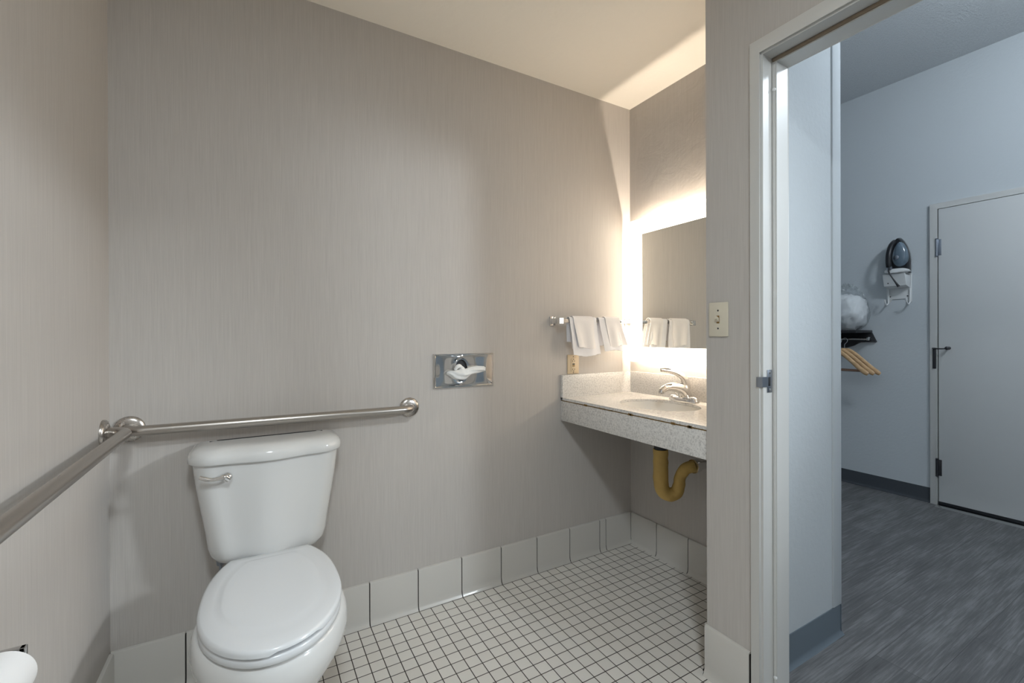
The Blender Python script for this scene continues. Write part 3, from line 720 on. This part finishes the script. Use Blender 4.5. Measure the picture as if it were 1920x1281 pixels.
b = B(); lathe(b, (PX + .110, PY - .109, .581), (1, 0, 0), [(-.012, .031), (.016, .031), (.020, .0225), (.1335, .0225)], 20); lathe(b, (PX + .235, PY - .109, .581), (1, 0, 0), [(0, .034), (.006, .034), (.0105, .026)], 24)
obj('slip_nut', b, 'chrome', tr)
b = B(); tube(b, [(PX, PY - .02, .695), (PX + .09, PY - .10, .690)], .004, 8); obj('pivot_rod', b, 'darkmetal', tr)
sv = empty('shutoff_valve', (1.80, 1.30, .66), 'chrome shut-off valve and supply line half hidden by the apron', 'valve')
b = B(); lathe(b, (XM - .0, 1.30, .655), (-1, 0, 0), [(0, .026), (.004, .026), (.007, .012), (.05, .010), (.052, .013), (.07, .013), (.072, 0)], 20); obj('body', b, 'chrome', sv)
b = B(); lathe(b, (1.785, 1.30, .655), (0, -1, 0), [(.0, .006), (.012, .006), (.013, .018), (.022, .018), (.024, .012), (.024, 0)], 16); obj('knob', b, 'chrome', sv)
b = B(); tube(b, spline([(1.785, 1.30, .66), (1.78, 1.305, .71), (1.772, 1.35, .77), (1.77, 1.40, .82), (1.77, 1.42, .838)]), .0055, 10); obj('supply_line', b, 'zinc', sv)

# ------------------------------------------------------------------ lighted mirror
MX0, MX1 = 1.7955, 1.8005                          # plate front and back
MY1, MY0, MZ0, MZ1 = 1.8085, 1.055, 1.027, 1.796    # plate edges
IN = .083
mr = empty('lighted_mirror', (XM, 1.43, 1.41), 'rectangular wall mirror with glowing frosted border above the sink', 'mirror')
b = B(); box(b, MX0, MX1, MY0 + IN, MY1 - IN, MZ0 + IN - .003, MZ1 - IN); obj('mirror_glass', b, 'mirror', mr)
b = B()
for y0_, y1_, z0_, z1_ in ((MY0, MY1, MZ1 - IN, MZ1), (MY0, MY1, MZ0, MZ0 + IN - .003), (MY1 - IN, MY1, MZ0 + IN - .003, MZ1 - IN), (MY0, MY0 + IN, MZ0 + IN - .003, MZ1 - IN)):
    box(b, MX0, MX1, y0_, y1_, z0_, z1_)
obj('lit_border', b, 'frost', mr)['label'] = 'glowing frosted glass border'
b = B(); c_ = .075; box(b, MX1, XM, MY0 + c_ + .002, MY1 - c_ - .002, MZ0 + c_ + .002, MZ1 - c_ - .002); obj('back_box', b, 'white', mr)
LX0, LX1 = 1.818, 1.823
for y0_, y1_, z0_, z1_ in ((MY1 - c_ - .0015, MY1 - c_, MZ0 + c_ + .01, MZ1 - c_ - .01), (MY0 + c_, MY0 + c_ + .0015, MZ0 + c_ + .01, MZ1 - c_ - .01), (MY0 + c_ + .01, MY1 - c_ - .01, MZ1 - c_ - .0015, MZ1 - c_), (MY0 + c_ + .01, MY1 - c_ - .01, MZ0 + c_, MZ0 + c_ + .0015)):
    b = B(); box(b, LX0, LX1, y0_, y1_, z0_, z1_); obj('light_strip', b, 'ledlow' if z1_ < 1.2 else 'led', mr)

# ------------------------------------------------------------------ toilet paper on the left wall
RX, RZ, RY = -.358, .6263, 1.040
th_ = empty('toilet_paper_holder', (XL, .98, .64), 'chrome two-armed toilet paper holder below the grab bar', 'toilet paper holder')
b = B(); box(b, XL, XL + .005, .90, 1.072, .612, .668, .002); obj('wall_plate', b, 'chromedull', th_)
for y0_ in (RY + .008, RY - .128):
    b = B(); box(b, XL + .004, RX + .024, y0_, y0_ + .011, .6465, .6545, .0012); box(b, RX + .0165, RX + .0245, y0_, y0_ + .011, .617, .6545, .0012); box(b, RX - .006, RX + .020, y0_, y0_ + .011, .6165, .6345, .0012)
    obj('arm', b, 'chromedull', th_)
b = B(); tube(b, [(RX, RY - .126, RZ), (RX, RY + .017, RZ)], .0105, 14); obj('spindle', b, 'chromedull', th_)
rl = empty('toilet_paper_roll', (RX, RY - .06, RZ), 'white toilet paper roll on the chrome holder', 'toilet paper')
b = B(); lathe(b, (RX, RY, RZ - .0079), (0, -1, 0), [(.0, .021), (0, .0405), (.0015, .042), (.108, .042), (.11, .0405), (.11, .021)], 48, cap0=False, cap1=False); obj('paper', b, 'paperroll', rl)
b = B(); lathe(b, (RX, RY - .001, RZ - .0079), (0, -1, 0), [(0, .0185), (0, .0208), (.108, .0208), (.108, .0185)], 32, cap0=False, cap1=False); obj('cardboard_core', b, 'tan', rl)

# ------------------------------------------------------------------ hall: iron and holder
ih = empty('iron_holder', (XF, 1.41, 1.55), 'white plastic wall holder under the steam iron', 'iron holder')
b = B(); prism(b, [(1.338, 1.405), (1.350, 1.395), (1.366, 1.43), (1.452, 1.43), (1.472, 1.395), (1.484, 1.405), (1.484, 1.625), (1.338, 1.70)], 'x', XF - .006, XF - .0002, .0015); obj('back_plate', b, 'white', ih)
b = B(); prism(b, [(XF - .006, 1.592), (XF - .006, 1.515), (XF - .02, 1.505), (XF - .085, 1.520), (XF - .105, 1.588), (XF - .112, 1.603), (XF - .105, 1.605), (XF - .09, 1.592)], 'y', 1.343, 1.472, .002); obj('shelf', b, 'white', ih)
for y in (1.345, 1.470):
    b = B(); tube(b, spline([(XF - .012, y, 1.50), (XF - .016, y, 1.42), (XF - .02, y, 1.40), (XF - .045, y, 1.385), (XF - .07, y, 1.40), (XF - .075, y, 1.425)]), .005, 10); obj('hook', b, 'white', ih)
for y, z in ((1.362, 1.447), (1.462, 1.447), (1.445, 1.540)):
    b = B(); x_ = XF - .006 if z < 1.5 else XF - .0905
    lathe(b, (x_ + .001, y, z), (-1, 0, 0), [(0, .0045), (.002, .0045), (.003, 0)], 12); obj('screw', b, 'darkmetal', ih)

IX = XF - .02; IY = 1.397; IZ = 1.606
ir = empty('steam_iron', (IX, IY, IZ), 'black steam iron standing on end in the white wall holder', 'iron')
def sole(f, x, dz=0, hw=.064, h=.262, zo=0):
    pts = []
    n_ = 14
    prof = [(1.0, 0.0), (1.0, .04), (1.02, .18), (1.0, .36), (.90, .55), (.70, .74), (.40, .90), (.12, .985), (0, 1.0)]
    right = [(IY - hw * f * w, IZ + zo + h * t * (1 if t < .5 else 1) * 1.0) for w, t in prof]
    left = [(2 * IY - y, z) for y, z in right[-2::-1]]
    pts = [(x, y, IZ + zo + h / 2 + (z - IZ - zo - h / 2) * (f * .5 + .5) + dz) for y, z in right + left]
    return pts
b = B(); loft(b, [sole(1.0, IX), sole(1.02, IX - .004), sole(1.02, IX - .010), sole(.98, IX - .013)]); obj('soleplate', b, 'chromedull', ir)
b = B(); loft(b, [sole(.93, IX - .013), sole(.95, IX - .03), sole(.92, IX - .045), sole(.84, IX - .058)]); obj('skirt', b, 'black', ir)
b = B()
tz = lambda f, x: [(x, IY - .020 + .043 * f * math.cos(2 * PI * k / 28) * (1 - .25 * math.sin(2 * PI * k / 28)), IZ + .135 + .088 * f * math.sin(2 * PI * k / 28)) for k in range(28)]
loft(b, [tz(1, IX - .05), tz(1, IX - .068), tz(.93, IX - .078), tz(.7, IX - .085), tz(.3, IX - .088)]); obj('water_tank', b, 'tank', ir, deg=60)['label'] = 'smoky blue water tank'
b = B(); lathe(b, (IX - .082, IY - .006, IZ + .112), (-1, 0, 0), [(0, .016), (.010, .015), (.012, .011), (.012, 0)], 24); obj('steam_dial', b, 'zinc', ir)
b = B(); tube(b, spline([(IX - .045, IY + .020, IZ + .235), (IX - .085, IY + .024, IZ + .205), (IX - .112, IY + .028, IZ + .15), (IX - .116, IY + .030, IZ + .09), (IX - .105, IY + .028, IZ + .04), (IX - .06, IY + .02, IZ + .02)]), .0165, 16, flat=(1.0, .8)); obj('handle', b, 'black', ir)
b = B()
hp = lambda f, x: [(x, IY + .063 * f * math.copysign(abs(math.cos(2 * PI * k / 28)) ** .5, math.cos(2 * PI * k / 28)), IZ + .017 + .017 * f * math.copysign(abs(math.sin(2 * PI * k / 28)) ** .7, math.sin(2 * PI * k / 28))) for k in range(28)]
loft(b, [hp(.95, IX - .014), hp(1, IX - .03), hp(1, IX - .085), hp(.93, IX - .10), hp(.75, IX - .105)]); obj('heel_rest', b, 'white', ir)
b = B(); tube(b, [(IX - .1, IY + .028, IZ + .034), (IX - .112, IY + .028, IZ + .050)], .017, 18); obj('cord_guard', b, 'zinc', ir)
b = B(); tube(b, spline([(IX - .108, IY + .028, IZ + .046), (IX - .13, IY + .022, IZ + .01), (IX - .134, IY + .0, IZ - .035), (IX - .128, IY - .02, IZ - .075), (IX - .118, IY - .03, IZ - .098)]), lerpl([.005, .005, .004, .006, .010], 8), 10); obj('power_cord', b, 'black', ir)

# ------------------------------------------------------------------ hall: coat shelf, hangers, bagged bedding
SY = 1.545
rk = empty('coat_shelf', (XF, 1.9, 1.17), 'black wall shelf with hanging rod on the far hall wall', 'shelf')
b = B(); prism(b, [(SY + .0, 1.115), (SY + .028, 1.182), (2.55, 1.182), (2.55, 1.06), (1.74, 1.068), (1.69, 1.085), (1.65, 1.112)], 'x', XF - .024, XF - .0005, .002); obj('wall_rail', b, 'blackwood', rk)
b = B(); box(b, 3.80, XF - .0005, SY + .030, 2.55, 1.1835, 1.203, .002); obj('board', b, 'blackwood', rk)
b = B(); tube(b, [(XF - .06, SY + .035, 1.138), (XF - .06, 2.5, 1.138)], .009, 14); obj('rod', b, 'chrome', rk)
b = B(); box(b, XF - .075, XF - .022, SY + .026, SY + .040, 1.125, 1.152, .002); obj('rod_socket', b, 'chromedull', rk)
b = B(); tube(b, [(XF - .06, 1.70, 1.138), (XF - .30, 1.70, 1.138)], .006, 12); tube(b, [(XF - .296, 1.70, 1.138), (XF - .296, 1.70, 1.185)], .004, 10); obj('hanger_arm', b, 'chrome', rk)
labs = ['pale wooden coat hanger nearest the doorway under the shelf', 'pale wooden coat hanger between the two others under the shelf', 'pale wooden coat hanger closest to the far wall under the shelf']
for i in range(3):
    hx, hy, hz = 3.80 + .045 * i, 1.722 - .019 * i, 1.138 - .012
    h = empty('coat_hanger', (hx, hy, 1.06), labs[i], 'hanger', 'wooden hangers under the shelf')
    b = B()
    half = [(0, 1.052), (-.03, 1.048), (-.07, 1.022), (-.12, .976), (-.17, .926), (-.205, .897), (-.222, .885)]
    wv = [.016, .016, .015, .0145, .0165, .0175, .011]
    for s in (1, -1):
        pts = spline([(hx, hy + s * y, z) for y, z in half], 6)
        tube(b, pts, lerpl(wv, 6), 14, flat=(.62, 1.0))
    obj('shoulder_bar', b, 'wood', h, deg=60)
    b = B(); tube(b, [(hx, hy - .185, .905), (hx, hy + .185, .905)], .0065, 12); obj('trouser_bar', b, 'darkwood', h)
    b = B(); tube(b, spline([(hx, hy, 1.06), (hx, hy, 1.095), (hx, hy - .014, 1.112), (hx, hy - .018, 1.13), (hx, hy - .004, 1.147), (hx, hy + .012, 1.139)], 6), .002, 8); obj('hook', b, 'chrome', h)
bg = empty('bedding_bag', (3.92, 1.74, 1.204), 'white bedding in a clear plastic bag on top of the black shelf', 'bag')
def blob(bm, c, r, amp, seed, sub=4, flatz=None):
    bmesh.ops.create_icosphere(bm, subdivisions=sub, radius=1)
    for v in bm.verts:
        d = v.co.normalized(); e = 2.6
        q = (abs(d.x) ** e + abs(d.y) ** e + abs(d.z) ** e) ** (-1 / e)
        n1 = noise.noise(d * 2.3 + Vector((seed, 0, 0))); n2 = 1 - abs(noise.noise(d * 4.5 + Vector((0, seed, 0)))) * 2
        s = q * (1 + amp * n1 + amp * .8 * (n2 - .5))
        v.co = Vector((c[0] + d.x * s * r[0], c[1] + d.y * s * r[1], max(c[2] + d.z * s * r[2], flatz if flatz else -9)))
b = B(); blob(b, (3.925, 1.69, 1.335), (.11, .125, .135), .16, 3.0, flatz=1.2045)
blob_lower = obj('folded_bedding', b, 'bed', bg, deg=80)
b = B(); bmesh.ops.create_icosphere(b, subdivisions=5, radius=1)
for v in b.verts:
    d = v.co.normalized(); e = 2.4
    q = (abs(d.x) ** e + abs(d.y) ** e + abs(d.z) ** e) ** (-1 / e)
    top = max(0, d.z)
    n2 = abs(noise.noise(d * 6 + Vector((1.7, 4, 0)))) + .6 * abs(noise.noise(d * 14))
    s = q * (1.09 - .22 * n2 * (.25 + top))
    zz = 1.335 + d.z * s * (.135 if d.z < 0 else .215)
    v.co = Vector((3.925 + d.x * s * .118 * (1 - .2 * top), 1.69 + d.y * s * .134 * (1 - .22 * top), max(zz, 1.2035)))
o = obj('plastic_film', b, 'film', bg, deg=50); o['label'] = 'clear crumpled plastic'

# ------------------------------------------------------------------ light
def area(name, loc, size, energy, col, rot=(0, 0, 0), shape='DISK', sy=None, spread=None):
    l = bpy.data.lights.new(name, 'AREA'); l.shape = shape; l.size = size
    if sy: l.size_y = sy
    l.energy = energy; l.color = col
    if spread: l.spread = spread
    o = bpy.data.objects.new(name, l); COL.objects.link(o); o.location = loc; o.rotation_euler = rot; return o
area('bathroom_ceiling_light', (.05, -.36, HC - .02), .30, 29, (.86, .95, 1.0))
pl = bpy.data.lights.new('hall_ceiling_light', 'POINT'); pl.energy = 60; pl.color = (.83, .92, 1.0); pl.shadow_soft_size = .13
plo = bpy.data.objects.new('hall_ceiling_light', pl); COL.objects.link(plo); plo.location = (2.75, -.15, HC2 - .28)
def spot(name, loc, aim, energy, col, angle, blend, radius):
    l = bpy.data.lights.new(name, 'SPOT'); l.energy = energy; l.color = col; l.spot_size = math.radians(angle); l.spot_blend = blend; l.shadow_soft_size = radius
    o = bpy.data.objects.new(name, l); COL.objects.link(o); o.location = loc
    o.rotation_euler = (Vector(aim) - Vector(loc)).to_track_quat('-Z', 'Y').to_euler(); return o
spot('hall_wall_lamp', (2.45, -1.70, 2.0), (.28, 1.82, .98), 158, (.86, .94, 1.0), 44, .75, .20)
spot('left_wall_fill', (3.98, -1.55, 2.55), (-.40, 1.08, .80), 430, (.88, .95, 1.0), 25, .75, .22)  # added narrow spot, brightens the left bathroom wall through the doorway
w = bpy.data.worlds.new('world'); SC.world = w; w.use_nodes = True
w.node_tree.nodes['Background'].inputs[0].default_value = (.6, .65, .7, 1); w.node_tree.nodes['Background'].inputs[1].default_value = .05

# ------------------------------------------------------------------ camera
cam = bpy.data.cameras.new('camera'); co = bpy.data.objects.new('camera', cam); COL.objects.link(co)
F, CX, CY, YAW, PITCH, ROLL = 837.09, 961.27, 631.06, .5228, -.0016, -.0034
cam.sensor_width = 36; cam.sensor_fit = 'HORIZONTAL'; cam.lens = F / 1920 * 36
cam.shift_x = (960 - CX) / 1920; cam.shift_y = (CY - 640.5) / 1920
cam.clip_start = .02
f = Vector((math.sin(YAW), math.cos(YAW), 0)); r = Vector((math.cos(YAW), -math.sin(YAW), 0)); u = Vector((0, 0, 1))
f, u = f * math.cos(PITCH) + u * math.sin(PITCH), u * math.cos(PITCH) - f * math.sin(PITCH)
r, u = r * math.cos(ROLL) + u * math.sin(ROLL), u * math.cos(ROLL) - r * math.sin(ROLL)
co.matrix_world = Matrix(((r.x, u.x, -f.x, 0), (r.y, u.y, -f.y, 0), (r.z, u.z, -f.z, 1.17), (0, 0, 0, 1)))
SC.camera = co
for o in SC.objects:
    if '_base' in o: del o['_base']
vs = SC.view_settings
SC.display_settings.display_device = 'sRGB'
vs.view_transform = 'Standard'; vs.look = 'None'; vs.gamma = 1; vs.use_curve_mapping = False; vs.exposure = 0.0
SC.cycles.use_denoising = True
SC.cycles.max_bounces = 10; SC.cycles.diffuse_bounces = 6; SC.cycles.glossy_bounces = 6; SC.cycles.transparent_max_bounces = 12
SC.cycles.sample_clamp_indirect = 6
